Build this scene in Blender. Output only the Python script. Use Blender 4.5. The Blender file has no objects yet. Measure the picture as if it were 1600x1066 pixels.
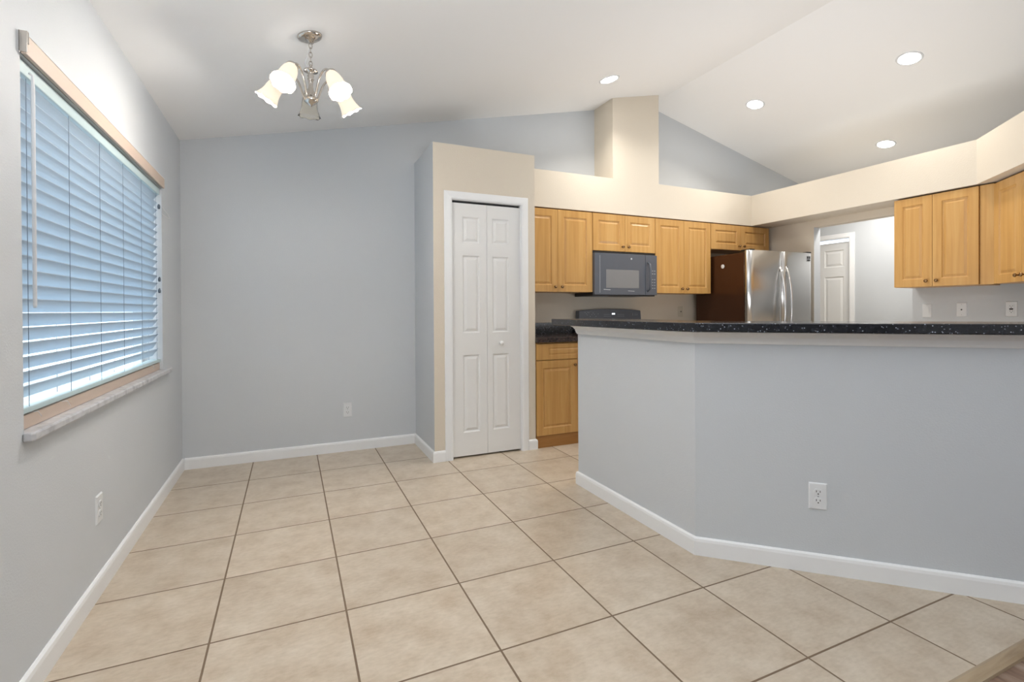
import bpy, bmesh, math, random
from mathutils import Vector, Matrix
random.seed(4)
S = bpy.context.scene
COL = S.collection

# ------------------------------------------------------------------ camera, world, light, exposure
F_PX, YAW, PIT, ROLL, CY, HC = 771.6, 0.42219, -0.0059937, -0.0050637, 489.54, 1.16714
fw = Vector((math.sin(YAW) * math.cos(PIT), math.cos(YAW) * math.cos(PIT), math.sin(PIT)))
rt = Vector((math.cos(YAW), -math.sin(YAW), 0)); up = rt.cross(fw)
r2 = rt * math.cos(ROLL) + up * math.sin(ROLL); u2 = up * math.cos(ROLL) - rt * math.sin(ROLL)
cd = bpy.data.cameras.new('camera'); cam = bpy.data.objects.new('camera', cd); COL.objects.link(cam)
m = Matrix.Identity(4)
for i in range(3):
    m[i][0] = r2[i]; m[i][1] = u2[i]; m[i][2] = -fw[i]
m[2][3] = HC
cam.matrix_world = m
cd.sensor_width = 36; cd.sensor_fit = 'HORIZONTAL'; cd.lens = 36 * F_PX / 1600
cd.shift_y = (CY - 533) / 1600; cd.clip_start = 0.02; cd.clip_end = 100
S.camera = cam
S.view_settings.view_transform = 'Standard'; S.view_settings.look = 'None'
S.view_settings.gamma = 1; S.view_settings.use_curve_mapping = False
S.view_settings.exposure = 0.55

W = bpy.data.worlds.new('world'); S.world = W; W.use_nodes = True
bg = W.node_tree.nodes['Background']; bg.inputs[0].default_value = (0.80, 0.89, 1.0, 1); bg.inputs[1].default_value = 2.5

def area(name, loc, rot, sx, sy, power, col, shape='RECTANGLE'):
    l = bpy.data.lights.new(name, 'AREA'); l.shape = shape; l.size = sx; l.size_y = sy
    l.energy = power; l.color = col
    o = bpy.data.objects.new(name, l); COL.objects.link(o); o.location = loc; o.rotation_euler = rot
    return o
# unseen fill lights, added for even brightness; the first by the rear wall
area('rear_fill', (1.2, -4.80, 1.12), (math.radians(90), 0, 0), 3.4, 2.1, 4, (0.97, 0.98, 1.0))
area('living_room_up_fill', (0.45, -0.25, 1.4), (math.radians(180), 0, 0), 1.0, 1.2, 60, (0.94, 0.975, 1.0))  # added upward fill that brightens the ceiling for bounce; no lamp stands there
area('kitchen_up_fill', (3.35, 2.55, 0.98), (math.radians(180), 0, 0), 1.3, 1.0, 15, (0.96, 0.98, 1.0))  # added below bar height to lift the kitchen ceiling; no fixture

area('hall_fill', (5.55, 3.3, 2.5), (0, 0, 0), 0.3, 0.3, 8, (1.0, 0.98, 0.95))  # added fill to brighten the hall and its door; no fixture

# ------------------------------------------------------------------ materials
def lin(c):
    c /= 255.0
    return c / 12.92 if c <= 0.04045 else ((c + 0.055) / 1.055) ** 2.4
def rgb(r, g, b): return (lin(r), lin(g), lin(b), 1)
def mat(name, col, rough=0.5, metal=0.0, bump=None, spec=None, emit=None, coat=0.0):
    M = bpy.data.materials.new(name); M.use_nodes = True
    nt = M.node_tree; b = nt.nodes['Principled BSDF']
    b.inputs['Base Color'].default_value = col; b.inputs['Roughness'].default_value = rough
    b.inputs['Metallic'].default_value = metal
    if spec is not None: b.inputs['Specular IOR Level'].default_value = spec
    if coat: b.inputs['Coat Weight'].default_value = coat; b.inputs['Coat Roughness'].default_value = 0.12
    if emit:
        b.inputs['Emission Color'].default_value = emit[0]; b.inputs['Emission Strength'].default_value = emit[1]
    if bump:
        sc, st, dist = bump
        g = nt.nodes.new('ShaderNodeNewGeometry'); n = nt.nodes.new('ShaderNodeTexNoise')
        n.inputs['Scale'].default_value = sc; n.inputs['Detail'].default_value = 3
        bp = nt.nodes.new('ShaderNodeBump'); bp.inputs['Strength'].default_value = st; bp.inputs['Distance'].default_value = dist
        nt.links.new(g.outputs['Position'], n.inputs['Vector']); nt.links.new(n.outputs['Fac'], bp.inputs['Height'])
        nt.links.new(bp.outputs['Normal'], b.inputs['Normal'])
    return M
def N(nt, t, **kw):
    n = nt.nodes.new(t)
    for k, v in kw.items(): setattr(n, k, v)
    return n
def math_n(nt, op, a, b=None, c=None):
    n = N(nt, 'ShaderNodeMath', operation=op)
    for i, v in enumerate((a, b, c)):
        if v is None: continue
        if isinstance(v, (int, float)): n.inputs[i].default_value = v
        else: nt.links.new(v, n.inputs[i])
    return n.outputs[0]
def ramp(nt, fac, stops):
    r = N(nt, 'ShaderNodeValToRGB'); e = r.color_ramp.elements
    while len(e) < len(stops): e.new(0.5)
    for i, (p, c) in enumerate(stops): e[i].position = p; e[i].color = c
    nt.links.new(fac, r.inputs[0]); return r.outputs[0]

BLUE = mat('blue_grey_wall_paint', rgb(204, 208, 212), 0.6, bump=(150, 0.35, 0.002))
BEIGE = mat('beige_wall_paint', rgb(219, 209, 193), 0.6, bump=(110, 0.35, 0.003))
CEIL = mat('ceiling_paint', rgb(243, 243, 243), 0.7, bump=(60, 0.06, 0.002))
WHITE = mat('white_trim_paint', rgb(238, 239, 240), 0.35)
DOORW = mat('white_door_paint', rgb(233, 233, 232), 0.4)
DARK = mat('dark_void', rgb(30, 28, 27), 0.8)
PLATE = mat('white_plate', rgb(226, 228, 230), 0.3)
PLATEB = mat('beige_plate', rgb(205, 196, 178), 0.35)
SLOT = mat('dark_slot', rgb(35, 35, 35), 0.6)
CHROME = mat('brushed_nickel', rgb(205, 198, 190), 0.16, 1.0)
KNOB = mat('bronze_nickel_knob', rgb(140, 112, 80), 0.25, 1.0)
SLATE = mat('slate_grey_enamel', rgb(90, 95, 104), 0.30)
SLATED = mat('slate_dark_edge', rgb(28, 29, 32), 0.3)
MWGLASS = mat('microwave_window', rgb(130, 131, 133), 0.25)
LGREY = mat('light_grey_print_highlight', rgb(185, 188, 192), 0.5)  # print and small parts, also the painted microwave highlights
FSIDE = mat('fridge_side_dark', rgb(74, 46, 30), 0.16, 0.5)
STEEL = mat('stainless_steel', rgb(212, 211, 210), 0.24, 1.0)
GASKET = mat('black_gasket', rgb(14, 13, 13), 0.5)
SLATM = mat('blind_slat', rgb(198, 210, 219), 0.5)
RAILM = mat('blind_rail', rgb(190, 210, 214), 0.4)
_nt = SLATM.node_tree; _b = _nt.nodes['Principled BSDF']; _t = _nt.nodes.new('ShaderNodeBsdfTranslucent'); _t.inputs[0].default_value = (0.82, 0.88, 0.94, 1)
_m = _nt.nodes.new('ShaderNodeMixShader'); _m.inputs[0].default_value = 0.38
_nt.links.new(_b.outputs[0], _m.inputs[1]); _nt.links.new(_t.outputs[0], _m.inputs[2]); _nt.links.new(_m.outputs[0], _nt.nodes['Material Output'].inputs[0])
TAN = mat('tan_valance', rgb(200, 181, 166), 0.5)
CORD = mat('white_cord', rgb(225, 226, 228), 0.6)
CORDG = mat('grey_ladder_cord', rgb(120, 132, 146), 0.7)
OUTF = mat('outdoor_white', rgb(225, 228, 232), 0.7)
OUTG = mat('outdoor_paving', rgb(176, 180, 184), 0.9)
OUTD = mat('outdoor_dark', rgb(95, 105, 115), 0.6)
BULB = mat('recessed_lens', (1, 1, 1, 1), 0.5, emit=((1.0, 0.97, 0.92, 1), 30))
DISPLAY = mat('range_display', (1, 1, 1, 1), 0.5, emit=((0.85, 0.95, 1.0, 1), 1.2))
SHADELIT = mat('lit_frosted_shade', rgb(225, 210, 190), 0.35, emit=((1.0, 0.88, 0.70, 1), 0.42))
SHADEIN = mat('lit_shade_inside', rgb(250, 245, 235), 0.5, emit=((1.0, 0.95, 0.89, 1), 100))

def tile_mat():
    M = mat('floor_tile', rgb(214, 199, 180), 0.3); nt = M.node_tree; b = nt.nodes['Principled BSDF']
    g = N(nt, 'ShaderNodeNewGeometry'); sp = N(nt, 'ShaderNodeSeparateXYZ'); nt.links.new(g.outputs['Position'], sp.inputs[0])
    T = 0.46
    u = math_n(nt, 'DIVIDE', math_n(nt, 'SUBTRACT', sp.outputs[0], -0.2685 - 4.6), T)
    v = math_n(nt, 'DIVIDE', math_n(nt, 'SUBTRACT', sp.outputs[1], 1.5563 - 9.2), T)
    def edge(x):
        f = math_n(nt, 'FRACT', x); return math_n(nt, 'MINIMUM', f, math_n(nt, 'SUBTRACT', 1.0, f))
    e = math_n(nt, 'MINIMUM', edge(u), edge(v))
    grout = math_n(nt, 'LESS_THAN', e, 0.0078)
    soft = N(nt, 'ShaderNodeMapRange'); soft.inputs[1].default_value = 0.004; soft.inputs[2].default_value = 0.012
    nt.links.new(e, soft.inputs[0])
    cx = N(nt, 'ShaderNodeCombineXYZ'); nt.links.new(math_n(nt, 'FLOOR', u), cx.inputs[0]); nt.links.new(math_n(nt, 'FLOOR', v), cx.inputs[1])
    wn = N(nt, 'ShaderNodeTexWhiteNoise', noise_dimensions='3D'); nt.links.new(cx.outputs[0], wn.inputs['Vector'])
    off = N(nt, 'ShaderNodeVectorMath', operation='MULTIPLY_ADD'); nt.links.new(wn.outputs['Color'], off.inputs[0])
    off.inputs[1].default_value = (9, 9, 9); nt.links.new(g.outputs['Position'], off.inputs[2])
    n1 = N(nt, 'ShaderNodeTexNoise'); n1.inputs['Scale'].default_value = 8; n1.inputs['Detail'].default_value = 8; n1.inputs['Roughness'].default_value = 0.62
    nt.links.new(off.outputs[0], n1.inputs['Vector'])
    c = ramp(nt, n1.outputs['Fac'], [(0.30, rgb(181, 164, 143)), (0.50, rgb(196, 182, 163)), (0.72, rgb(207, 195, 178))])
    n2 = N(nt, 'ShaderNodeTexNoise'); n2.inputs['Scale'].default_value = 38; n2.inputs['Detail'].default_value = 5
    st = N(nt, 'ShaderNodeMapping'); st.inputs['Scale'].default_value = (1, 2.2, 1); nt.links.new(off.outputs[0], st.inputs[0]); nt.links.new(st.outputs[0], n2.inputs['Vector'])
    mx = N(nt, 'ShaderNodeMix', data_type='RGBA', blend_type='MULTIPLY'); mx.inputs[0].default_value = 0.6
    nt.links.new(c, mx.inputs[6]); nt.links.new(ramp(nt, n2.outputs['Fac'], [(0.3, (0.82, 0.80, 0.77, 1)), (0.62, (1, 1, 1, 1))]), mx.inputs[7])
    hs = N(nt, 'ShaderNodeHueSaturation'); nt.links.new(mx.outputs[2], hs.inputs['Color'])
    nt.links.new(math_n(nt, 'MULTIPLY_ADD', wn.outputs['Value'], 0.07, 0.965), hs.inputs['Value'])
    fin = N(nt, 'ShaderNodeMix', data_type='RGBA'); nt.links.new(grout, fin.inputs[0]); nt.links.new(hs.outputs[0], fin.inputs[6])
    fin.inputs[7].default_value = rgb(116, 97, 78)
    nt.links.new(fin.outputs[2], b.inputs['Base Color'])
    nt.links.new(math_n(nt, 'MULTIPLY_ADD', grout, 0.45, 0.30), b.inputs['Roughness'])
    bp = N(nt, 'ShaderNodeBump'); bp.inputs['Strength'].default_value = 0.35; bp.inputs['Distance'].default_value = 0.003
    nt.links.new(soft.outputs[0], bp.inputs['Height']); nt.links.new(bp.outputs['Normal'], b.inputs['Normal'])
    return M
TILE = tile_mat()

def wood_mat(name, a, b_, c, scale, rough=0.35, plank=False):
    M = mat(name, a, rough); nt = M.node_tree; b = nt.nodes['Principled BSDF']
    g = N(nt, 'ShaderNodeNewGeometry'); mp = N(nt, 'ShaderNodeMapping'); mp.inputs['Scale'].default_value = scale
    nt.links.new(g.outputs['Position'], mp.inputs[0])
    n = N(nt, 'ShaderNodeTexNoise'); n.inputs['Scale'].default_value = 1; n.inputs['Detail'].default_value = 7; n.inputs['Distortion'].default_value = 0.6
    nt.links.new(mp.outputs[0], n.inputs['Vector'])
    nt.links.new(ramp(nt, n.outputs['Fac'], [(0.25, a), (0.5, b_), (0.75, c)]), b.inputs['Base Color'])
    return M
MAPLE = wood_mat('maple_wood', rgb(186, 139, 78), rgb(199, 153, 90), rgb(208, 166, 106), (28, 28, 1.2), 0.34)
TOEW = wood_mat('maple_toe_kick', rgb(150, 104, 52), rgb(162, 114, 60), rgb(172, 124, 70), (3, 28, 28), 0.4)
OAKF = wood_mat('dark_wood_floor', rgb(70, 48, 36), rgb(128, 102, 84), rgb(160, 140, 124), (26, 7, 10), 0.4)
STRIPW = wood_mat('threshold_wood', rgb(140, 118, 92), rgb(165, 144, 116), rgb(182, 164, 138), (3, 30, 30), 0.4)

def granite_mat(name, base, speck, rough):
    M = mat(name, base, rough, spec=0.6); nt = M.node_tree; b = nt.nodes['Principled BSDF']
    g = N(nt, 'ShaderNodeNewGeometry')
    v = N(nt, 'ShaderNodeTexVoronoi'); v.inputs['Scale'].default_value = 170; nt.links.new(g.outputs['Position'], v.inputs['Vector'])
    sp = N(nt, 'ShaderNodeSeparateXYZ'); nt.links.new(v.outputs['Color'], sp.inputs[0])
    near = math_n(nt, 'LESS_THAN', v.outputs['Distance'], 0.45)
    rare = math_n(nt, 'GREATER_THAN', sp.outputs[0], 0.90)
    fac = math_n(nt, 'MULTIPLY', math_n(nt, 'MULTIPLY', near, rare), sp.outputs[1])
    n = N(nt, 'ShaderNodeTexNoise'); n.inputs['Scale'].default_value = 60; n.inputs['Detail'].default_value = 5; nt.links.new(g.outputs['Position'], n.inputs['Vector'])
    c = ramp(nt, n.outputs['Fac'], [(0.35, base), (0.75, tuple(min(1, x * 3 + 0.006) for x in base[:3]) + (1,))])
    mx = N(nt, 'ShaderNodeMix', data_type='RGBA'); nt.links.new(fac, mx.inputs[0]); nt.links.new(c, mx.inputs[6]); mx.inputs[7].default_value = speck
    nt.links.new(mx.outputs[2], b.inputs['Base Color']); return M
GRANITE = granite_mat('black_granite', rgb(16, 17, 22), rgb(165, 172, 185), 0.14)
GRANBR = granite_mat('dark_brown_granite', rgb(34, 25, 24), rgb(140, 110, 95), 0.15)

def marble_mat():
    M = mat('marble_sill', rgb(206, 207, 210), 0.3); nt = M.node_tree; b = nt.nodes['Principled BSDF']
    g = N(nt, 'ShaderNodeNewGeometry'); n = N(nt, 'ShaderNodeTexNoise'); n.inputs['Scale'].default_value = 14; n.inputs['Detail'].default_value = 8; n.inputs['Distortion'].default_value = 1.2
    nt.links.new(g.outputs['Position'], n.inputs['Vector'])
    nt.links.new(ramp(nt, n.outputs['Fac'], [(0.3, rgb(160, 160, 164)), (0.5, rgb(196, 196, 199)), (0.8, rgb(212, 212, 214))]), b.inputs['Base Color'])
    return M
MARBLE = marble_mat()

def glass_mat(name, rough=0.0, tint=(1, 1, 1, 1)):
    M = bpy.data.materials.new(name); M.use_nodes = True; nt = M.node_tree
    b = nt.nodes['Principled BSDF']; b.inputs['Base Color'].default_value = tint
    b.inputs['Transmission Weight'].default_value = 1; b.inputs['Roughness'].default_value = rough; b.inputs['IOR'].default_value = 1.2
    return M
def pane_mat():
    M = bpy.data.materials.new('window_glass'); M.use_nodes = True; nt = M.node_tree; nt.nodes.clear()
    o = N(nt, 'ShaderNodeOutputMaterial'); t = N(nt, 'ShaderNodeBsdfTransparent'); t.inputs[0].default_value = (0.93, 0.97, 0.97, 1)
    gl = N(nt, 'ShaderNodeBsdfGlossy'); gl.inputs['Roughness'].default_value = 0.02
    mx = N(nt, 'ShaderNodeMixShader'); mx.inputs[0].default_value = 0.05
    nt.links.new(t.outputs[0], mx.inputs[1]); nt.links.new(gl.outputs[0], mx.inputs[2]); nt.links.new(mx.outputs[0], o.inputs[0])
    return M
PANE = pane_mat()
SHADECLR = glass_mat('clear_ribbed_shade', 0.22, (0.97, 0.95, 0.90, 1))

# ------------------------------------------------------------------ mesh helpers
class MB:
    def __init__(s): s.v = []; s.f = []; s.m = []; s.sm = []
    def add(s, verts, faces, mi=0, smooth=False):
        o = len(s.v); s.v += [tuple(v) for v in verts]
        for f in faces: s.f.append(tuple(o + i for i in f)); s.m.append(mi); s.sm.append(smooth)
        return s
    def box(s, x0, x1, y0, y1, z0, z1, mi=0):
        v = [(x0, y0, z0), (x1, y0, z0), (x1, y1, z0), (x0, y1, z0), (x0, y0, z1), (x1, y0, z1), (x1, y1, z1), (x0, y1, z1)]
        return s.add(v, [(0, 3, 2, 1), (4, 5, 6, 7), (0, 1, 5, 4), (1, 2, 6, 5), (2, 3, 7, 6), (3, 0, 4, 7)], mi)
    def prism(s, poly, z0, z1, mi=0):                 # poly in xy (counter-clockwise); z may be numbers or functions
        n = len(poly); g = lambda z, p: z(p) if callable(z) else z
        v = [(p[0], p[1], g(z0, p)) for p in poly] + [(p[0], p[1], g(z1, p)) for p in poly]
        return s.add(v, [tuple(range(n))[::-1], tuple(range(n, 2 * n))] + [(i, (i + 1) % n, n + (i + 1) % n, n + i) for i in range(n)], mi)
    def prism_y(s, poly, y0, y1, mi=0):               # poly in xz
        n = len(poly)
        v = [(p[0], y0, p[1]) for p in poly] + [(p[0], y1, p[1]) for p in poly]
        return s.add(v, [tuple(range(n)), tuple(range(n, 2 * n))[::-1]] + [(i, n + i, n + (i + 1) % n, (i + 1) % n) for i in range(n)], mi)
    def lathe(s, prof, seg=24, M=None, mi=0, close=True):   # prof (r, z) about z
        v = []; f = []; k = len(prof)
        for r, z in prof:
            for i in range(seg):
                a = 2 * math.pi * i / seg; p = Vector((r * math.cos(a), r * math.sin(a), z)); v.append(tuple(M @ p if M else p))
        for j in range(k - 1):
            for i in range(seg): f.append((j * seg + i, j * seg + (i + 1) % seg, (j + 1) * seg + (i + 1) % seg, (j + 1) * seg + i))
        if close:
            if prof[0][0] > 1e-5: f.append(tuple(range(seg))[::-1])
            if prof[-1][0] > 1e-5: f.append(tuple(range((k - 1) * seg, k * seg)))
        return s.add(v, f, mi, True)
    def tube(s, pts, r, seg=8, mi=0, cap=True):
        pts = [Vector(p) for p in pts]; n = len(pts); v = []; f = []
        rr = r if isinstance(r, (list, tuple)) else [r] * n
        t0 = (pts[1] - pts[0]).normalized(); nx = t0.orthogonal().normalized()
        for i, p in enumerate(pts):
            t = (pts[min(i + 1, n - 1)] - pts[max(i - 1, 0)]).normalized()
            nx = (nx - t * nx.dot(t)).normalized(); ny = t.cross(nx)
            for k in range(seg):
                a = 2 * math.pi * k / seg; v.append(tuple(p + (nx * math.cos(a) + ny * math.sin(a)) * rr[i]))
        for i in range(n - 1):
            for k in range(seg): f.append((i * seg + k, i * seg + (k + 1) % seg, (i + 1) * seg + (k + 1) % seg, (i + 1) * seg + k))
        if cap: f += [tuple(range(seg))[::-1], tuple(range((n - 1) * seg, n * seg))]
        return s.add(v, f, mi, True)
    def sweep(s, path, prof, fn=None, side=1, mi=0):  # mitred sweep: path 2D, prof [(offset to the left*side, height)] closed
        P = [Vector(p) for p in path]; n = len(P); k = len(prof); v = []; f = []
        for i in range(n):
            d0 = (P[i] - P[i - 1]).normalized() if i else None; d1 = (P[i + 1] - P[i]).normalized() if i < n - 1 else None
            n0 = Vector((-d0.y, d0.x)) if d0 else None; n1 = Vector((-d1.y, d1.x)) if d1 else None
            if n0 and n1:
                nn = n0 + n1; nn = nn / max(0.2, nn.dot(n0))
            else: nn = n0 or n1
            for o, h in prof:
                q = P[i] + nn * o * side; w = (q.x, q.y, h); v.append(fn(w) if fn else w)
        for i in range(n - 1):
            for j in range(k): f.append((i * k + j, i * k + (j + 1) % k, (i + 1) * k + (j + 1) % k, (i + 1) * k + j))
        f += [tuple(range(k))[::-1], tuple(range((n - 1) * k, n * k))]
        return s.add(v, f, mi)
    def panel_slab(s, w, h, t, panels, ring=((0, 0), (0.007, 0.007), (0.013, 0.007), (0.030, 0.001)), mi=0, o=(0, 0, 0)):
        # a door leaf with its face at y = 0 (towards -y) and panels (x0, x1, z0, z1) moulded into it
        xs = sorted({0, w} | {round(p[0], 5) for p in panels} | {round(p[1], 5) for p in panels})
        zs = sorted({0, h} | {round(p[2], 5) for p in panels} | {round(p[3], 5) for p in panels})
        T = lambda x, y, z: (x + o[0], y + o[1], z + o[2])
        for i in range(len(xs) - 1):
            for j in range(len(zs) - 1):
                a, b, c, d = xs[i], xs[i + 1], zs[j], zs[j + 1]; mx_, mz = (a + b) / 2, (c + d) / 2
                if any(p[0] < mx_ < p[1] and p[2] < mz < p[3] for p in panels):
                    vs = []; fs = []
                    for ins, y in ring: vs += [T(a + ins, y, c + ins), T(b - ins, y, c + ins), T(b - ins, y, d - ins), T(a + ins, y, d - ins)]
                    for q in range(len(ring) - 1):
                        for e in range(4): fs.append((q * 4 + e, q * 4 + (e + 1) % 4, q * 4 + 4 + (e + 1) % 4, q * 4 + 4 + e))
                    e = (len(ring) - 1) * 4; fs.append((e, e + 1, e + 2, e + 3)); s.add(vs, fs, mi)
                else: s.add([T(a, 0, c), T(b, 0, c), T(b, 0, d), T(a, 0, d)], [(0, 1, 2, 3)], mi)
        s.add([T(0, 0, 0), T(w, 0, 0), T(w, 0, h), T(0, 0, h), T(0, t, 0), T(w, t, 0), T(w, t, h), T(0, t, h)],
              [(4, 7, 6, 5), (0, 4, 5, 1), (1, 5, 6, 2), (2, 6, 7, 3), (3, 7, 4, 0)], mi)
        return s
    def build(s, name, mats, parent=None, bevel=0, kind=None, weld=True):
        me = bpy.data.meshes.new(name); me.from_pydata(s.v, [], s.f)
        for m_ in (mats if isinstance(mats, (list, tuple)) else [mats]): me.materials.append(m_)
        for p, mi, sm in zip(me.polygons, s.m, s.sm): p.material_index = mi; p.use_smooth = sm
        bm = bmesh.new(); bm.from_mesh(me)
        if weld: bmesh.ops.remove_doubles(bm, verts=bm.verts, dist=1e-5)
        bmesh.ops.recalc_face_normals(bm, faces=bm.faces)
        bm.to_mesh(me); bm.free()
        o = bpy.data.objects.new(name, me); COL.objects.link(o)
        if parent: o.parent = parent
        if kind: o['kind'] = kind
        if bevel:
            md = o.modifiers.new('bevel', 'BEVEL'); md.width = bevel; md.segments = 2; md.limit_method = 'ANGLE'; md.angle_limit = math.radians(50)
        return o
def tag(o, label, cat, group=None):
    o['label'] = label; o['category'] = cat
    if group: o['group'] = group
    return o
def empty(name, loc=(0, 0, 0), rz=0, kind=None):
    o = bpy.data.objects.new(name, None); COL.objects.link(o); o.location = loc; o.rotation_euler = (0, 0, rz); o.empty_display_size = 0.1
    if kind: o['kind'] = kind
    return o
def thing(name, label, cat, loc=(0, 0, 0), rz=0, group=None): return tag(empty(name, loc, rz), label, cat, group)
def dup(root, loc, rz, label, group=None):
    def cp(o, par):
        c = o.copy(); COL.objects.link(c); c.parent = par
        for ch in o.children: cp(ch, c)
        return c
    r = cp(root, None); r.location = loc; r.rotation_euler = (0, 0, rz); r['label'] = label
    if group: r['group'] = group
    return r

# ------------------------------------------------------------------ room dimensions (metres)
XL, YB, YP, YS, XR = -0.733, 4.32, 3.702, 4.0, 5.11
XRIDGE, ZEAVE, ZRIDGE = 3.585, 2.43, 3.39
SL = (ZRIDGE - ZEAVE) / (XRIDGE - XL); SR = 0.248
def zc(x): return ZEAVE + SL * (x - XL) if x <= XRIDGE else ZRIDGE - SR * (x - XRIDGE)
YREAR = -5.0; XFAR = 6.3; ZS0, ZS1 = 2.11, 2.45
X_L2 = 3.30                                            # living room right wall

# ------------------------------------------------------------------ setting
MB().box(XL - 0.15, 7.4, 0.82, 5.2, -0.1, 0).build('floor', TILE, kind='structure')
MB().box(XL - 0.15, 7.4, YREAR, 0.82, -0.1, -0.004).build('floor_wood', OAKF, kind='structure')
MB().sweep([(XL + 0.015, 0.82), (2.72, 0.82)], [(-0.024, -0.004), (-0.022, 0.004), (-0.012, 0.009), (0.012, 0.009), (0.022, 0.004), (0.024, -0.004)]).build('trim_threshold', STRIPW, kind='structure')

# left wall with the window hole
WY0, WY1, WZ0, WZ1 = 1.955, 3.735, 0.80, 1.945
b = MB(); x0, x1 = XL - 0.15, XL
b.box(x0, x1, YREAR, WY0, 0, ZEAVE + 0.02); b.box(x0, x1, WY1, YB + 0.12, 0, ZEAVE + 0.02)
b.box(x0, x1, WY0, WY1, 0, WZ0); b.box(x0, x1, WY0, WY1, WZ1, ZEAVE + 0.02)
b.build('wall_left', BLUE, kind='structure')
# back wall: blue in the dining corner and above the soffit, beige inside the kitchen
b = MB()
b.prism_y([(XL, 0), (1.88, 0), (1.88, zc(1.88) + .02), (XL, ZEAVE + .02)], YB, YB + 0.12, 0)
b.prism_y([(1.88, 0), (XR + 0.1, 0), (XR + 0.1, ZS0), (1.88, ZS0)], YB, YB + 0.12, 1)
b.prism_y([(1.88, ZS0), (XR + 0.1, ZS0), (XR + 0.1, zc(XR + .1) + .02), (XRIDGE, ZRIDGE + .02), (1.88, zc(1.88) + .02)], YB, YB + 0.12, 0)
b.prism_y([(XR + 0.1, ZS0), (XFAR, ZS0), (XFAR, zc(XFAR) + .02), (XR + .1, zc(XR + .1) + .02)], YB, YB + 0.12, 0)
b.build('wall_back', [BLUE, BEIGE], kind='structure')
# vaulted ceiling
MB().prism_y([(XL - .15, zc(XL) - SL * .15), (XRIDGE, ZRIDGE), (XFAR + .1, zc(XFAR + .1)), (XFAR + .1, zc(XFAR + .1) + .1), (XRIDGE, ZRIDGE + .1), (XL - .15, ZEAVE + .1)], YREAR - .1, YB + 0.12).build('ceiling', CEIL, kind='structure')
# right wall of the kitchen with the hall doorway, then the angled wall towards the living room
DY0, DY1, DZ = 2.578, 3.493, 2.036
b = MB()
b.box(XR, XR + .1, DY1, YB, 0, ZS0, 1); b.box(XR, XR + .1, DY0, DY1, DZ, ZS0, 1)
b.box(XR, XR + .1, 1.77, DY0, 0, ZS0, 0)
for i, f in enumerate(b.f):
    if all(abs(b.v[j][1] - DY1) < 1e-4 for j in f): b.m[i] = 0
b.build('wall_right', [BLUE, BEIGE], kind='structure')
MB().prism([(XR, 1.77), (X_L2, X_L2 - 3.34), (X_L2 + .1, X_L2 - 3.38), (XR + .1, 1.72)], 0, ZS0).build('wall_angled', BLUE, kind='structure')
MB().prism_y([(X_L2, 0), (X_L2 + .1, 0), (X_L2 + .1, zc(X_L2 + .1) + .01), (X_L2, zc(X_L2) + .01)], YREAR, X_L2 - 3.34).build('wall_living', BLUE, kind='structure')
# hall beyond the doorway, closing walls
XH = 6.2
zt_h = lambda p: zc(p[0]) + .03
b = MB(); b.box(XH, XH + .1, 1.5, 3.79, 0, zc(XH) + .02); b.box(XH, XH + .1, 4.55, YB, 0, zc(XH) + .02) if False else None
b.box(XH, XH + .1, 3.79, YB, 2.03, zc(XH) + .02); b.box(XH, XH + .1, 4.55, 5.2, 0, ZS0); b.box(XH, XH + .1, YB, 4.55, 2.03, ZS0)
b.prism_y([(XR + .1, 0), (XH, 0), (XH, zc(XH) + .02), (XR + .1, zc(XR + .1) + .02)], 1.4, 1.5)
b.box(XR + .1, XH, 5.1, 5.2, 0, ZS0); b.box(XR, XR + .1, YB + .12, 5.2, 0, ZS0)
b.build('wall_hall', BLUE, kind='structure')
MB().box(XR, XH + .1, YB, 5.2, ZS0, ZS0 + .1).build('ceiling_hall_end', CEIL, kind='structure')
MB().box(XH, XH + .1, YREAR, 1.5, 0, zc(XH) + .03).build('wall_far', BLUE, kind='structure')
b = MB(); b.prism_y([(XL, 0), (XH + .1, 0), (XH + .1, zc(XH + .1) + .03), (XRIDGE, ZRIDGE + .03), (XL, ZEAVE + .03)], YREAR - .12, YREAR)
b.build('wall_rear', BLUE, kind='structure')

# soffit (plant shelf) and chase column
b = MB()
b.prism([(1.875, YB), (1.875, YS), (4.78, YS), (4.78, 1.985), (3.30, 0.505), (3.30, X_L2 - 3.34), (XR, 1.77), (XR, YB)], ZS0, ZS1)
b.build('wall_soffit', BEIGE, kind='structure')
b = MB(); b.prism([(2.885, YS), (3.452, YS), (3.452, YB), (2.885, YB)], ZS1, lambda p: zc(p[0]) + .005)
b.build('wall_column', BEIGE, kind='structure')

# pantry closet
b = MB(); PZ = 2.462; PX0, PX1, OX0, OX1, OZ = 1.005, 1.876, 1.152, 1.748, 2.036
b.box(PX0, OX0, YP, YP + .1, 0, PZ, 1); b.box(OX1, PX1, YP, YP + .1, 0, PZ, 1); b.box(OX0, OX1, YP, YP + .1, OZ, PZ, 1)
b.box(PX1 - .1, PX1, YP + .1, YB, 0, PZ, 1); b.box(PX0, PX0 + .1, YP + .1, YB, 0, PZ, 1); b.box(PX0 + .1, PX1 - .1, YP + .1, YB, PZ - .08, PZ, 1)
for i, f in enumerate(b.f):
    xs = [b.v[j] for j in f]
    if all(abs(v[0] - PX0) < 1e-4 for v in xs): b.m[i] = 0
b.build('wall_pantry', [BLUE, BEIGE], kind='structure', weld=False)

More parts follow.
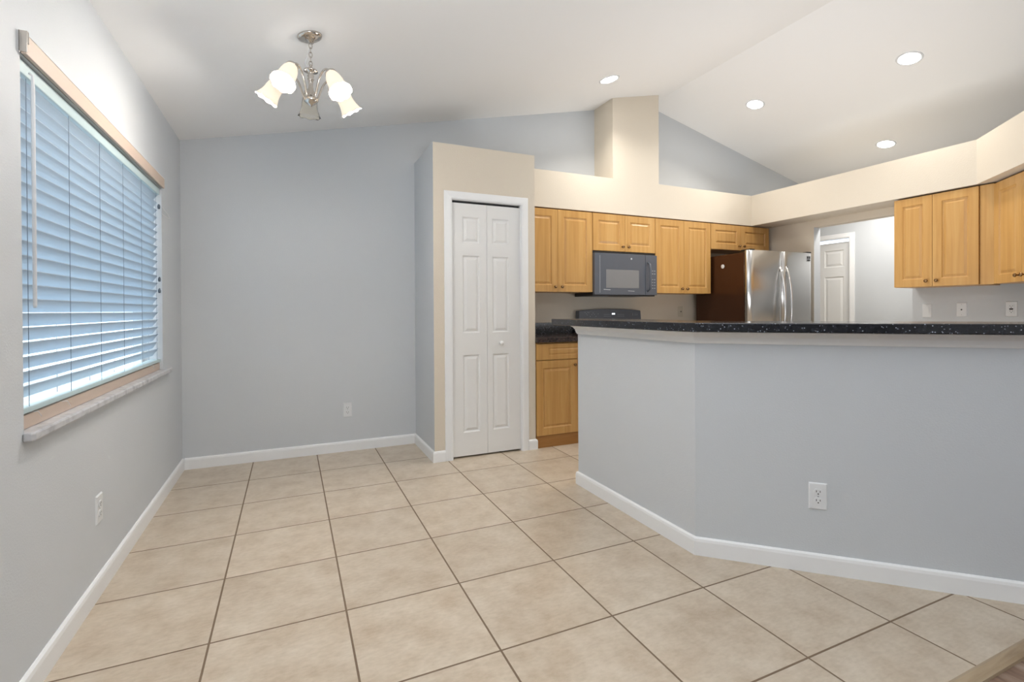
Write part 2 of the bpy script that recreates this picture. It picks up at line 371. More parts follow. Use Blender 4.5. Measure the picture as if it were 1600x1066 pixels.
# breakfast bar half wall
BX, BY0, BY1 = 1.757, 2.836, 1.787
BD = Vector((0.7230, -0.6908)); BN = Vector((-BD.y, BD.x))            # along the front, and into the kitchen
BE = Vector((BX, BY1)) + BD * 2.34
BT = 0.115
Pm = (BX + BT, BY1 + 0.047)
b = MB(); b.prism([(BX, BY0), (BX, BY1), (BE.x, BE.y), (BE.x + BN.x * BT, BE.y + BN.y * BT), Pm, (BX + BT, BY0)], 0, 1.062)
b.build('wall_bar', BLUE, kind='structure')

BASE = [(0.0, 0.0), (0.014, 0.0), (0.014, 0.066), (0.011, 0.078), (0.004, 0.084), (0.0, 0.084)]
def base(name, path, side): MB().sweep(path, BASE, side=side).build(name, WHITE, kind='structure')
base('baseboard_left', [(XL, YREAR + .02), (XL, YB - .0)], -1)
base('baseboard_back', [(XL + .0141, YB), (PX0, YB)], -1)
base('baseboard_pantry', [(PX0, YB - .0142), (PX0, YP), (OX0 - .062, YP)], -1)
base('baseboard_pantry_right', [(OX1 + .062, YP), (PX1, YP), (PX1, YP + .03)], -1)
base('baseboard_bar', [(BX + BT, BY0), (BX, BY0), (BX, BY1), (BE.x, BE.y)], -1)

# moulding under the bar top
CROWN = [(0.0, 0.0), (0.004, 0.0), (0.010, 0.012), (0.014, 0.030), (0.026, 0.046), (0.036, 0.052), (0.036, 0.0555), (0.0, 0.0555)]
MB().sweep([(BX + BT, BY0), (BX, BY0), (BX, BY1), (BE.x, BE.y)], [(o, 1.006 + h) for o, h in CROWN], side=-1).build('trim_bar_moulding', WHITE, kind='structure')

# bar top
def offs(d):
    # outline of the bar top: offset d outwards from the half wall face
    P0 = Vector((BX - d, 3.05)); n1 = Vector((-1, 0)); n2 = -BN
    k = (n1 + n2) / (1 + n1.dot(n2)); P1 = Vector((BX, BY1)) + k * d; P2 = Vector((BE.x, BE.y)) + n2 * d
    return P0, P1, P2
a0, a1, a2 = offs(0.085); c0, c1, c2 = offs(-0.31)
b = MB()
ch = 0.035
pa = a1 + Vector((0, ch)); pb = a1 + BD * ch
b.prism([tuple(a0), tuple(pa), tuple(pb), tuple(a2), tuple(c2), tuple(c1), tuple(c0)], 1.0625, 1.105)
tag(b.build('bar_countertop', GRANITE, bevel=0.004), 'speckled black granite top of the raised breakfast bar', 'countertop')

# ------------------------------------------------------------------ window and blind
w1 = empty('window_1', (XL - .12, WY0, WZ0), kind='structure')
WW, WH = WY1 - WY0, WZ1 - WZ0
b = MB()
for y0, y1, z0, z1 in ((0, WW, 0, .04), (0, WW, WH - .04, WH), (0, .04, .04, WH - .04), (WW - .04, WW, .04, WH - .04)):
    b.box(-.02, .02, y0, y1, z0, z1)
b.build('window_frame', WHITE, w1, bevel=.004)
MB().box(-.003, .003, .04, WW - .04, .04, WH - .04).build('pane', PANE, w1)
b = MB(); b.sweep([(WY0 - .012 - WY0, .03), (WY0 - .012 - WY0, .158), (WW + .10, .158), (WW + .10, .118), ], [(0, 0), (0, 0)]) if False else None
b = MB(); b.prism([(0.02, 0.0), (.12, 0.0), (.12, -.012), (.142, -.012), (.150, -.004), (.150, WW + .115), (.142, WW + .125), (.12, WW + .125), (.12, WW), (0.02, WW)], -.022, .006)
b.build('window_sill', MARBLE, w1, bevel=.006)
b = MB(); b.box(.088, .104, .004, WW - .004, .0065, .05)
b.build('sill_board', TAN, w1, bevel=.002)

bl = thing('window_blind', 'white slatted window blind with tan valance on the left wall', 'window blind', (XL, WY0, 0))
SY0, SY1 = .012, WW - .012
MB().box(-.062, -.008, SY0, SY1, 1.898, 1.940).build('head_rail', RAILM, bl, bevel=.003)
b = MB(); NS = 22; PITCH = 0.0455
for k in range(NS):
    z = 1.898 - .024 - k * PITCH; ta = math.radians(55)
    cx = -.035; hw = .025
    pr = []
    for q in range(5):
        t = -1 + q / 2; pr.append((cx + t * hw * math.cos(ta), z + t * hw * math.sin(ta) + .0022 * (1 - t * t)))
    pr += [(x, z_ - .0030) for x, z_ in reversed(pr)]
    # sag a touch along the length, as in wood blinds
    n = len(pr); v = []; f = []; segs = 8
    for sgi in range(segs + 1):
        y = SY0 + (SY1 - SY0) * sgi / segs; sag = 0
        v += [(x, y, z_ + sag) for x, z_ in pr]
    for sgi in range(segs):
        for j in range(n): f.append((sgi * n + j, sgi * n + (j + 1) % n, (sgi + 1) * n + (j + 1) % n, (sgi + 1) * n + j))
    f += [tuple(range(n)), tuple(range(segs * n, segs * n + n))[::-1]]
    b.add(v, f)
b.build('slats', SLATM, bl)
MB().box(-.060, -.010, SY0, SY1, .856, .874).build('bottom_rail', RAILM, bl, bevel=.003)
b = MB()
for i in range(6):
    y = .075 + i * (WW - .15) / 5
    for x in (-.0555, -.0145): b.box(x - .0007, x + .0007, y - .0008, y + .0008, .862, 1.90)
b.build('ladder_cords', CORDG, bl)
vz0, vz1 = 1.945, 2.002
b = MB(); b.box(.004, .016, -.004, WW + .006, vz0, vz1 + .002, 0); b.box(.003, .0175, -.004, WW + .006, vz1 + .002, vz1 + .0045, 1)
b.build('valance', [TAN, WHITE], bl, bevel=.001)
b = MB(); b.box(.0, .020, -.0075, -.0045, vz0 + .004, vz1 + .010); b.box(.0178, .0205, -.0075, .004, vz0 + .03, vz1 + .010); b.box(.0, .003, -.0075, -.0045, vz0, vz1 + .010)
b.build('valance_clip', CHROME, bl, bevel=.001)
MB().tube([(.004, .045, 1.905), (.012, .045, 1.898), (.013, .045, 1.86), (.013, .044, 1.19), (.013, .044, 1.182)], [.003, .003, .0055, .0055, .004], 8).build('tilt_wand', CORD, bl)
b = MB(); lc = []
for k in range(17):
    t = k / 16; y = WW + .005 + .14 * math.sin(math.pi * t) ** .8; lc.append((.006 + .012 * math.sin(math.pi * t), y - .02 * t, 1.822 - .042 * t - .02 * math.sin(math.pi * t)))
b.tube(lc, .0016, 6); b.build('cord_loop', CORD, bl)
for y, dx, z in ((.10, .02, .83), (.30, .05, .825), (WW - .22, .03, .83)):
    MB().tube([(-.035, y, .857), (-.02, y + .01, .85), (-.01, y + dx, z + .02), (-.008, y + dx + .02, z)], .0012, 5).build('cord_tail', CORD, bl)
for z in (1.30, 1.37, 1.82): MB().lathe([(.0, -.016), (.006, -.014), (.008, 0), (.005, .012), (0, .016)], 8, Matrix.Translation((-.004, WW - .05, z))).build('cord_tassel', OUTD, bl)

# outdoors seen between the slats
MB().box(-14, XL - .16, -6, 14, -.25, -.15).build('ground', OUTG, kind='structure')
hs = thing('neighbor_house', 'pale house across the yard, seen through the blind slats', 'house', (-5.2, 2.5, -.15))
MB().box(-3, 0, -1.5, 7, 0, 1.45).build('wall', OUTF, hs)
for y in (0.2, 2.2, 4.4): MB().box(0.0, .03, y, y + .8, .55, 1.15).build('house_window', OUTD, hs)
MB().prism_y([(-3.3, 1.45), (.35, 1.45), (-1.5, 2.2)], -1.8, 7.3).build('roof', mat('outdoor_roof', rgb(196, 204, 212), 0.8), hs)

# ------------------------------------------------------------------ doors
CAS = [(0.0, 0.0), (0.0, 0.012), (0.008, 0.017), (0.020, 0.017), (0.045, 0.012), (0.058, 0.010), (0.062, 0.008), (0.062, 0.0)]
d1 = empty('door_1', (OX0, YP, 0), kind='structure')
W1 = OX1 - OX0
b = MB(); b.sweep([(0, 0.0), (0, OZ), (W1, OZ), (W1, 0)], [(o, h) for o, h in CAS], fn=lambda w: (w[0], -w[2], w[1]), side=1)
b.build('door_casing', WHITE, d1)
b = MB(); b.box(0, .004, 0, .1, 0, OZ); b.box(W1 - .004, W1, 0, .1, 0, OZ); b.box(.004, W1 - .004, 0, .1, OZ - .004, OZ)
b.build('door_jamb', WHITE, d1)
MB().box(.01, W1 - .01, .025, .045, OZ - .02, OZ - .0045).build('bifold_track', SLATED, d1)
LW = W1 / 2 - .006
PR = ((0, 0), (0.006, 0.008), (0.013, 0.011), (0.034, 0.001))
for i in (0, 1):
    xo = .005 + i * (LW + .002)
    pn = [(.088, LW - .062, .185, .80), (.088, LW - .062, .975, 1.588), (.088, LW - .062, 1.69, 1.895)] if i == 0 else [(.046, LW - .100, .185, .80), (.046, LW - .100, .975, 1.588), (.046, LW - .100, 1.69, 1.895)]
    lf = MB().panel_slab(LW, 2.0, .032, pn, PR).build('door_leaf', DOORW, d1); lf.location = (xo, .016, .014)
    if i == 1:
        MB().lathe([(.009, 0), (.008, .012), (.012, .018), (.017, .026), (.016, .034), (.008, .039), (0, .04)], 16, Matrix.Translation((.115, 0, .887)) @ Matrix.Rotation(math.radians(90), 4, 'X')).build('door_knob', DOORW, lf)
d2 = empty('door_2', (XH, 4.548, 0), -math.pi / 2, kind='structure')
b = MB(); b.sweep([(0.0, 0), (0.0, 2.028), (.756, 2.028), (.756, 0)], [(o, h) for o, h in CAS], fn=lambda w: (w[0], -w[2], w[1]), side=1)
b.build('door_casing', WHITE, d2)
pl = []
for x0_, x1_ in ((.10, .34), (.41, .65)):
    for z0_, z1_ in ((.20, .80), (.94, 1.56), (1.68, 1.89)): pl.append((x0_, x1_, z0_, z1_))
lf = MB().panel_slab(.735, 1.985, .035, pl, ((0, 0), (.006, .009), (.016, .010), (.04, .002))).build('door_leaf', DOORW, d2); lf.location = (.002, .055, .008)

# ------------------------------------------------------------------ outlets and switches
def outlet(name, label, loc, rz, col=PLATE, kind='duplex', cat='outlet'):
    t = thing(name, label, cat, loc, rz, 'wall outlets' if cat == 'outlet' else None)
    w_, h_ = .036, .059
    b = MB(); b.add([(-w_, 0, -h_), (w_, 0, -h_), (w_, 0, h_), (-w_, 0, h_), (-w_ + .004, -.006, -h_ + .004), (w_ - .004, -.006, -h_ + .004), (w_ - .004, -.006, h_ - .004), (-w_ + .004, -.006, h_ - .004)],
                     [(0, 1, 5, 4), (1, 2, 6, 5), (2, 3, 7, 6), (3, 0, 4, 7), (4, 5, 6, 7), (3, 2, 1, 0)])
    b.build('cover_plate', col, t)
    if kind == 'duplex':
        for s_ in (-1, 1):
            zc_ = s_ * .0195; pr = []
            for k in range(24):
                a = 2 * math.pi * k / 24; pr.append((.0172 * math.cos(a), zc_ + max(-.0135, min(.0135, .0172 * math.sin(a)))))
            r = MB().prism_y(pr, -.0085, -.006).build('receptacle', col, t)
            MB().box(-.0085, -.006, -.0088, -.0084, zc_ - .001, zc_ + .0075).build('slot', SLOT, r); MB().box(.006, .0085, -.0088, -.0084, zc_ - .001, zc_ + .0065).build('slot', SLOT, r)
            q = MB(); q.lathe([(.0028, 0), (.0028, .0004)], 10, Matrix.Translation((0, -.0084, zc_ - .0075)) @ Matrix.Rotation(math.radians(90), 4, 'X'))
            q.build('ground_hole', SLOT, r)
        MB().lathe([(.003, 0), (.002, .001), (0, .0012)], 10, Matrix.Translation((0, -.006, 0)) @ Matrix.Rotation(math.radians(90), 4, 'X')).build('screw', LGREY, t)
    elif kind == 'gfci':
        r = MB().box(-.0165, .0165, -.009, -.006, -.0335, .0335).build('receptacle', col, t, bevel=.001)
        for s_ in (-1, 1):
            zc_ = s_ * .020
            for bx in ((-.0085, -.006, zc_, zc_ + .008), (.006, .0085, zc_, zc_ + .007), (-.0025, .0025, zc_ - .009, zc_ - .004)): MB().box(bx[0], bx[1], -.0094, -.0089, bx[2], bx[3]).build('slot', SLOT, r)
        MB().box(-.011, .011, -.0105, -.009, -.006, .006).build('test_buttons', SLOT, r)
    elif kind == 'rocker':
        MB().add([(-.0165, -.006, -.0335), (.0165, -.006, -.0335), (.0165, -.006, .0335), (-.0165, -.006, .0335), (-.0165, -.0072, -.0335), (.0165, -.0072, -.0335), (.0165, -.011, .0335), (-.0165, -.011, .0335)],
                 [(0, 1, 5, 4), (1, 2, 6, 5), (2, 3, 7, 6), (3, 0, 4, 7), (4, 5, 6, 7)]).build('rocker', col, t)
    elif kind == 'jack':
        MB().lathe([(.0055, 0), (.0055, .003), (.003, .0035), (0, .0035)], 12, Matrix.Translation((0, -.006, 0)) @ Matrix.Rotation(math.radians(90), 4, 'X')).build('jack', SLOT, t)
        for s_ in (-1, 1): MB().lathe([(.003, 0), (.002, .001), (0, .0012)], 10, Matrix.Translation((0, -.006, s_ * .042)) @ Matrix.Rotation(math.radians(90), 4, 'X')).build('screw', LGREY, t)
    elif kind == 'toggle':
        MB().box(-.004, .004, -.016, -.006, -.006, .006).build('toggle', SLOT, t, bevel=.001)
    return t
outlet('wall_outlet', 'white duplex outlet low on the back wall of the dining corner', (.431, YB, .343), 0)
outlet('wall_outlet', 'white outlet on the left wall below the window', (XL, 2.574, .352), math.pi / 2)
o = outlet('wall_outlet', 'white duplex outlet on the front of the breakfast bar', (2.124, 1.436, .338), math.atan2(BD.y, BD.x))
o.location = tuple(Vector((BX, BY1)) + BD * (Vector((2.124 - BX, 1.436 - BY1)).dot(BD))) + (.338,)
outlet('wall_switch', 'beige switch plate on the kitchen back wall beside the refrigerator', (4.03, YB, 1.142), 0, PLATEB, 'toggle', 'switch')
outlet('light_switch', 'white rocker light switch below the wall cabinet right of the doorway', (XR, 2.464, 1.143), -math.pi / 2, PLATE, 'rocker', 'switch')
outlet('cable_plate', 'white wall plate with a single dark centre jack, between switch and outlet', (XR, 2.219, 1.153), -math.pi / 2, PLATE, 'jack', 'wall plate')
outlet('wall_outlet', 'white safety outlet with centre buttons below the angled cabinet', (XR, 1.907, 1.157), -math.pi / 2, PLATE, 'gfci')

# ------------------------------------------------------------------ cabinets
def add_knob(par, x, z):
    MB().lathe([(.0055, 0), (.005, .010), (.009, .014), (.014, .019), (.0145, .024), (.010, .029), (0, .031)], 14,
               Matrix.Translation((x, 0, z)) @ Matrix.Rotation(math.radians(90), 4, 'X')).build('knob', KNOB, par)
def cab_door(par, x0, x1, z0, z1, y, knob):
    w_, h_ = x1 - x0, z1 - z0; ins = .062
    d = MB().panel_slab(w_, h_, .019, [(ins, w_ - ins, ins, h_ - ins)], ((0, 0), (.006, .007), (.012, .009), (.030, .001))).build('door', MAPLE, par, bevel=.0025)
    d.location = (x0, y, z0)
    if knob: add_knob(d, {'l': .034, 'r': w_ - .034}[knob[0]], {'b': .045, 't': h_ - .045}[knob[1]])
    return d
def wall_cab(label, loc, rz, w, z0, z1, depth, split=None, group='wall cabinets'):
    t = thing('wall_cabinet', label, 'kitchen cabinet', (loc[0], loc[1], z0), rz, group)
    h = z1 - z0
    MB().box(0, w, .021, depth, 0, h).build('body', MAPLE, t, bevel=.001)
    sp = split or w / 2
    cab_door(t, .002, sp - .0015, .002, h - .002, 0, 'rb'); cab_door(t, sp + .0015, w - .002, .002, h - .002, 0, 'lb')
    return t
YC = 3.993; DB = YB - YC - .001
wall_cab('tall maple two-door wall cabinet between the white pantry and the microwave', (1.880, YC), 0, .761, 1.335, 2.098, DB, .382)
wall_cab('short maple two-door wall cabinet directly above the microwave', (2.645, YC), 0, .752, 1.738, 2.098, DB)
wall_cab('tall maple two-door wall cabinet between the microwave and the refrigerator', (3.399, YC), 0, .754, 1.335, 2.098, DB)
wall_cab('short maple two-door wall cabinet above the stainless refrigerator', (4.156, YC), 0, .899, 1.822, 2.098, DB, .450)
c5 = wall_cab('maple two-door wall cabinet right of the doorway, above the light switch', (4.79, 2.556), -math.pi / 2, .580, 1.345, 2.098, XR - 4.79 - .001, .2795)
b = MB(); b.box(.5815, .664, .012, .06, 0, .753); b.build('filler_strip', MAPLE, c5)
c6 = wall_cab('angled maple wall cabinet at the right edge, beyond the safety outlet', (4.79, 1.889), -math.radians(135), .70, 1.345, 2.092, .30, .345)

bc = thing('base_cabinet', 'maple base cabinet with drawer standing between pantry and range', 'kitchen cabinet', (1.882, 3.694, 0))
MB().box(0, .748, .021, YB - 3.694 - .001, .10, .892).build('body', MAPLE, bc)
MB().box(0.0, .748, .012, .6, 0, .10).build('toe_kick', TOEW, bc)
dr = MB().panel_slab(.744, .135, .019, [(.115, .744 - .115, .035, .10)], ((0, 0), (.004, .005), (.008, .006), (.018, .001))).build('drawer', MAPLE, bc, bevel=.0025)
dr.location = (.002, 0, .745); add_knob(dr, .43, .068)
cab_door(bc, .002, .402, .105, .738, 0, 'rt'); cab_door(bc, .405, .746, .105, .738, 0, 'lt')
ct = thing('kitchen_countertop', 'dark granite countertop with backsplash in the corner beside the pantry', 'countertop', (1.878, 3.67, .893))
MB().box(0, .753, 0, YB - 3.67 - .001, 0, .042).build('counter_slab', GRANBR, ct, bevel=.005)
MB().box(.0, .753, YB - 3.67 - .021, YB - 3.67 - .001, .0425, .15).build('backsplash', GRANITE, ct, bevel=.002)

# ------------------------------------------------------------------ microwave
mw = thing('microwave', 'slate grey over-the-range microwave below the short cabinet', 'microwave', (2.640, 3.950, 1.300))
MWW, MWH, MWD = .752, .412, YB - 3.950 - .002
MB().box(0, MWW, .045, MWD, 0, MWH + .022).build('body', SLATED, mw, bevel=.004)
# door front bows outwards slightly, in plan
def bowed(x0, x1, z0, z1, y_in, bow, seg=12, lip=0.0):
    v = []; f = []
    for i in range(seg + 1):
        x = x0 + (x1 - x0) * i / seg; u = (x / MWW) * 2 - 1; y = y_in - bow * (1 - u * u)
        v += [(x, y, z0 + lip), (x, y, z1), (x, .045, z1), (x, .045, z0)]
    for i in range(seg):
        for j in range(4): f.append((i * 4 + j, i * 4 + (j + 1) % 4, i * 4 + 4 + (j + 1) % 4, i * 4 + 4 + j))
    f += [(0, 1, 2, 3), (seg * 4 + 3, seg * 4 + 2, seg * 4 + 1, seg * 4)]
    return v, f
yb_ = lambda x: .010 - .010 * (1 - ((x / MWW) * 2 - 1) ** 2)
dm = MB().add(*bowed(.002, .598, .012, MWH, .010, .010)).build('door', SLATE, mw, bevel=.003)
cp = MB().add(*bowed(.601, .750, .012, MWH, .010, .010)).build('control_panel', SLATE, mw, bevel=.003)
v = []; f = []
for i in range(9):
    x = .128 + .388 * i / 8; v += [(x, yb_(x) - .0012, .078), (x, yb_(x) - .0012, .255)]
for i in range(8): f.append((2 * i, 2 * i + 2, 2 * i + 3, 2 * i + 1))
MB().add(v, f).build('door_window', MWGLASS, dm)
hp = [(.628, yb_(.628) - .002, .335), (.628, -.030, .318), (.628, -.040, .26), (.628, -.042, .20), (.628, -.040, .13), (.628, -.030, .07), (.628, yb_(.628) - .002, .05)]
for h_ in [MB().tube(hp, [.008, .010, .010, .010, .010, .010, .008], 10).build('handle', SLATE, mw)]: pass
MB().add([(x, yb_(x) - .0015, z) for x, z in ((.10, .060), (.46, .046), (.46, .050), (.10, .066))], [(0, 1, 2, 3)]).build('painted_highlight_low', LGREY, dm)  # highlight painted as a grey strip low on the door front
MB().add([(.058, yb_(.058) - .001, .03), (.061, yb_(.061) - .001, .03), (.061, yb_(.061) - .001, .39), (.058, yb_(.058) - .001, .39)], [(0, 1, 2, 3)]).build('painted_highlight_left', LGREY, dm)  # upright highlight painted as a grey strip at the door's left
lg = MB(); lg.lathe([(.0095, 0), (.0095, .0012), (.0075, .0016), (0, .0016)], 20, Matrix.Translation((.424, yb_(.424) - .0005, .366)) @ Matrix.Rotation(math.radians(90), 4, 'X')); lg.build('badge', LGREY, dm)
for r_ in range(7):
    for c_ in range(3):
        if r_ in (2,) : continue
        x = .664 + c_ * .027; z = .255 - r_ * .029
        MB().box(x - .006, x + .006, yb_(x) - .0022, yb_(x) - .0008, z - (.003 if r_ != 1 else .0045), z + .003).build('button', LGREY, cp)
for x in (.06, .55): MB().box(x, x + .16, .10, .20, -.0015, .0005).build('lamp_cover', LGREY, mw)

# ------------------------------------------------------------------ range
rg = thing('kitchen_range', 'slate grey electric range with rounded back control panel', 'range', (2.640, 3.66, 0))
RW = .766
MB().box(0, RW, .03, .645, .04, .905).build('body', SLATED, rg, bevel=.004)
MB().box(.004, RW - .004, 0, .03, .23, .84).build('oven_door', SLATE, rg, bevel=.004)
MB().box(.004, RW - .004, .005, .03, .05, .22).build('drawer', SLATE, rg, bevel=.004)
MB().tube([(.06, .0, .79), (.06, -.045, .79), (RW - .06, -.045, .79), (RW - .06, .0, .79)], .011, 10).build('handle', STEEL, rg)
MB().box(-.002, RW + .002, -.005, .61, .905, .918).build('cooktop', SLATED, rg, bevel=.003)
b = MB(); pr = [(-.002, .918), (RW + .016, .918), (RW + .012, .98)]
for k in range(13):
    t = k / 12; pr.append((RW - .002 - t * (RW - .002), 1.158 + .018 * math.sin(math.pi * t) ** .8))
pr += [(-.004, .98)]
b.prism_y(pr, .575, .645); bgd = b.build('control_panel', SLATE, rg, bevel=.006)
b = MB(); b.box(-.006, RW + .018, .572, .648, .918, 1.058); b.build('panel_base', SLATED, rg, bevel=.003)
MB().box(.395, .432, .5735, .5748, 1.118, 1.132).build('display', DISPLAY, bgd)
def mark(x, z, hw, hh): MB().box(x - hw, x + hw, .5738, .5748, z - hh, z + hh).build('printed_mark', LGREY, bgd)
for x, z in ((.07, 1.14), (.085, 1.128), (.10, 1.142), (.115, 1.138), (.095, 1.115), (.13, 1.10), (.15, 1.118), (.165, 1.135), (.18, 1.122), (.20, 1.10), (.225, 1.125)): mark(x, z, .004, .0018)
for i in range(5):
    for j in range(2): mark(.30 + i * .018, 1.10 + j * .018, .004, .0015); mark(.47 + i * .018, 1.10 + j * .018, .004, .0015)
for x in (.66, .69, .715): mark(x, 1.112, .005, .0015); mark(x, 1.127, .003, .0015)

# ------------------------------------------------------------------ refrigerator
fr = thing('refrigerator', 'stainless french-door refrigerator with dark side beside the hall doorway', 'refrigerator', (4.155, 3.508, 0), -math.radians(2.2))
FW = .905
MB().box(.004, FW - .004, .062, .735, .03, 1.738).build('case', FSIDE, fr, bevel=.006)
MB().box(.012, FW - .012, .050, .062, .05, 1.735).build('gasket', GASKET, fr)
def fdoor(x0, x1, z0, z1, name, bow=.018):
    v = []; f = []; sg = 14; r_ = .014
    for i in range(sg + 1):
        t = i / sg; x = x0 + (x1 - x0) * t; u = (x / FW) * 2 - 1; y = -bow * (1 - u * u) + .0
        e = min(x - x0, x1 - x); y += 0.016 * max(0, 1 - e / .02) ** 2
        v += [(x, y, z0), (x, y, z1 - .006), (x, y + .006, z1), (x, .05, z1), (x, .05, z0)]
    for i in range(sg):
        for j in range(5): f.append((i * 5 + j, i * 5 + (j + 1) % 5, i * 5 + 5 + (j + 1) % 5, i * 5 + 5 + j))
    f += [(0, 1, 2, 3, 4), tuple(sg * 5 + j for j in (4, 3, 2, 1, 0))]
    b = MB().add(v, f, 0, True); return b.build(name, STEEL, fr, bevel=0)
dL = fdoor(0, FW / 2 - .003, .70, 1.757, 'door'); dR = fdoor(FW / 2 + .003, FW, .70, 1.757, 'door'); dF = fdoor(0, FW, .06, .69, 'freezer_drawer')
for d_, x in ((dL, FW / 2 - .045), (dR, FW / 2 + .045)):
    hp = []
    for k in range(13):
        t = k / 12; hp.append((x, -.016 - .062 * math.sin(math.pi * t) ** .7, 1.60 - t * .80))
    MB().tube(hp, .0125, 10).build('handle', STEEL, d_)
MB().tube([(.12, -.01, .62), (.16, -.06, .62), (FW / 2, -.075, .62), (FW - .16, -.06, .62), (FW - .12, -.01, .62)], .012, 10).build('handle', STEEL, dF)
b = MB(); Mx = Matrix.Translation((.004, .34, 1.618)) @ Matrix.Rotation(math.radians(-90), 4, 'Y')
b.lathe([(.0, .0), (.022, 0), (.022, .003), (.012, .003)], 24, Mx, 0); b.lathe([(.0118, .0), (.0118, .0025), (0, .0025)], 24, Mx, 1)
b.build('badge', [PLATE, SLOT], fr)
yl = lambda x: -.018 * (1 - ((x / FW) * 2 - 1) ** 2)
x_ = FW - .075
b = MB(); b.box(x_ - .028, x_ + .028, yl(x_) - .0035, yl(x_) + .004, 1.667, 1.722, 0); b.box(x_ - .022, x_ - .004, yl(x_) - .0045, yl(x_) - .003, 1.693, 1.717, 1); b.box(x_ + .005, x_ + .022, yl(x_) - .0045, yl(x_) - .003, 1.693, 1.717, 1); b.box(x_ - .022, x_ + .022, yl(x_) - .0045, yl(x_) - .003, 1.672, 1.684, 1)
b.build('sticker', [LGREY, SLOT], dR)
for x in (.05, FW - .05): MB().box(x - .03, x + .03, .0, .12, 1.757, 1.768).build('hinge_cover', GASKET, fr, bevel=.003)
for x in (.06, FW - .06):
    MB().box(x - .03, x + .03, .08, .70, 0, .03).build('foot', GASKET, fr)

# ------------------------------------------------------------------ recessed lights
def recessed(label, x, y):
    s_ = SL if x <= XRIDGE else -SR
    t = thing('recessed_light', label, 'ceiling light', (x, y, zc(x)), 0, 'recessed ceiling lights')
    t.rotation_euler = (0, -math.atan(s_), 0)
    MB().lathe([(.071, -.001), (.071, -.004), (.076, -.007), (.086, -.006), (.090, -.0005)], 40, close=False).build('trim_ring', PLATE, t)
    MB().lathe([(.0, -.003), (.071, -.003)], 40, close=False).build('lens', BULB, t)
    l = area('downlight', (0, 0, -.012), (0, 0, 0),   .13, .13, 5.5, (1.0, 0.95, 0.87), 'DISK'); l.parent = t; l.data.spread = math.radians(125)
recessed('round lit recessed ceiling light just left of the beige column', 2.523, 3.546)
recessed('round lit recessed ceiling light right of the beige column, on the right slope', 4.268, 3.525)
recessed('round lit recessed ceiling light low on the right slope above the soffit', 5.658, 3.095)
recessed('largest recessed ceiling light, nearest the top right corner', 4.515, 2.298)

# ------------------------------------------------------------------ chandelier
CX, CYY = .108, 2.816; zt = zc(CX)
ch = thing('chandelier', 'brushed nickel five-arm chandelier with frosted bell shades', 'chandelier', (CX, CYY, 2.27))
Z0 = 2.27
can = MB(); can.lathe([(.0, -.036), (.012, -.036), (.016, -.024), (.045, -.016), (.060, -.008), (.064, .001)], 32, Matrix.Rotation(-math.atan(SL), 4, 'Y'))
co = can.build('canopy', CHROME, ch); co.location = (-.004, 0, zt - Z0 - .001)
b = MB()
zl = zt - Z0 - .038
k = 0
while zl > .195:
    pts = []
    for q in range(17):
        a = 2 * math.pi * q / 16; dx = .008 * math.cos(a); dz = .015 * math.sin(a)
        pts.append((dx, 0, zl - .012 + dz) if k % 2 == 0 else (0, dx, zl - .012 + dz))
    b.tube(pts, .0022, 6, cap=False); zl -= .0235; k += 1
b.build('chain', CHROME, ch)
b = MB(); b.tube([(.004, .0, zt - Z0 - .04), (-.02, .006, .23), (-.028, -.004, .20), (-.014, 0, .175), (0, 0, .165)], .0018, 6); b.build('cord', CORD, ch)
b = MB(); b.lathe([(0, .2), (.006, .195), (.008, .185), (.012, .178), (.034, .168), (.036, .162), (.016, .156), (.013, .146), (.017, .138), (.012, .130), (.017, .122), (.013, .114), (.011, .09), (.016, .04), (.018, .032), (.034, .022), (.038, .012), (.032, 0), (.018, -.010), (.008, -.016), (.006, -.022), (0, -.026)], 28)
b.build('stem', CHROME, ch)
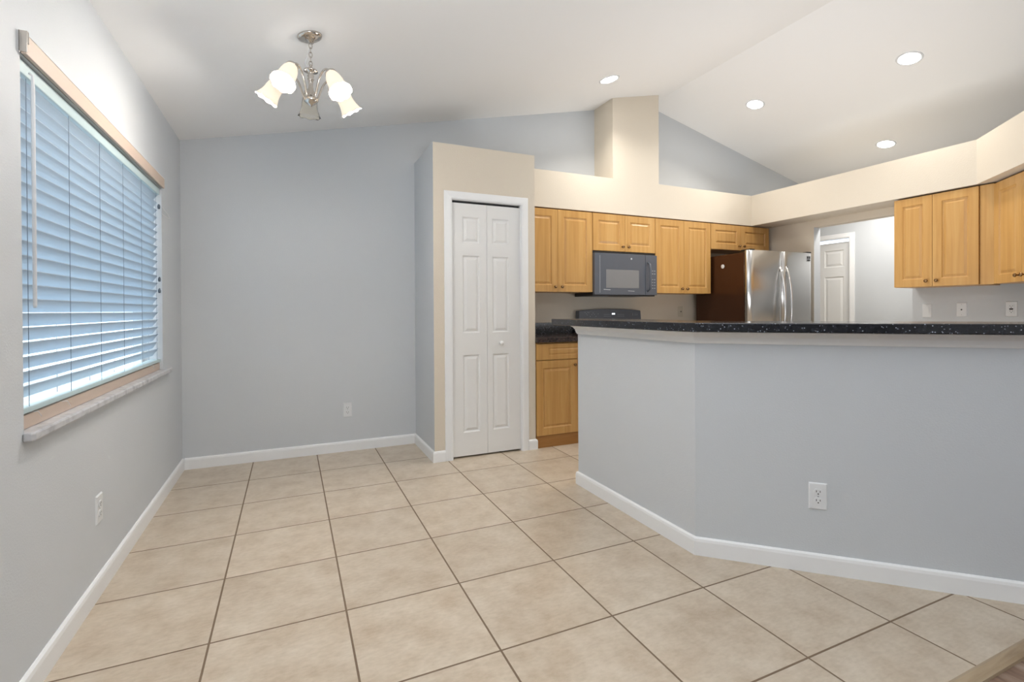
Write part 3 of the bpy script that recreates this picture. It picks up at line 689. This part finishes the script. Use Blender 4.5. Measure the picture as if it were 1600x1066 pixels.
def shade_profile(): return [(.024, 0), (.029, -.012), (.037, -.035), (.041, -.058), (.042, -.078), (.046, -.100), (.053, -.120), (.061, -.134)]
for i in range(5):
    a = math.radians(90 - 72 * i); dx, dy = math.cos(a), math.sin(a)
    P = lambda r, z: (dx * r, dy * r, z)
    pts = []
    for t in [q / 14 for q in range(15)]:
        B = ((.026, .014), (.052, .03), (.050, .17), (.125, .17), (.150, .118))
        # quartic bezier
        n4 = (1, 4, 6, 4, 1); r = sum(c * (1 - t) ** (4 - j) * t ** j * B[j][0] for j, c in enumerate(n4)); z = sum(c * (1 - t) ** (4 - j) * t ** j * B[j][1] for j, c in enumerate(n4))
        pts.append(P(r, z))
    am = MB().tube(pts, .0052, 8).build('arm', CHROME, ch)
    tilt = math.radians(33)
    # local -z axis of the shade points outwards and down
    ax = Vector((dx * math.sin(tilt), dy * math.sin(tilt), -math.cos(tilt)))
    q = Vector((0, 0, -1)).rotation_difference(ax); M = Matrix.Translation(P(.150, .120)) @ q.to_matrix().to_4x4()
    MB().lathe([(.008, .012), (.018, .008), (.029, -.004), (.031, -.014), (.027, -.014)], 24, M, close=False).build('shade_holder', CHROME, am)
    prof = shade_profile(); v = []; f = []; sg = 40
    full = [(r, z) for r, z in prof] + [(r - .003, z + .001) for r, z in reversed(prof)]
    bb = MB()
    for r, z in full:
        for s_ in range(sg):
            an = 2 * math.pi * s_ / sg; wob = 1 + (.016 * math.cos(an * 8) * max(0, (-z - .05) / .08)); p = M @ Vector((r * wob * math.cos(an), r * wob * math.sin(an), z - .004 - (.0025 * math.cos(an * 8) if z < -.125 else 0))); v.append(tuple(p))
    for j in range(len(full) - 1):
        for s_ in range(sg): f.append((j * sg + s_, j * sg + (s_ + 1) % sg, (j + 1) * sg + (s_ + 1) % sg, (j + 1) * sg + s_))
    bb.add(v, f, 0, True)
    bb.m = [1 if k // sg >= len(prof) else 0 for k in range(len(bb.f))]
    so = bb.build('glass_shade', [SHADELIT, SHADEIN] if i else [SHADECLR, SHADECLR], ch)
    if i == 0: so['label'] = 'unlit clear ribbed glass shade'
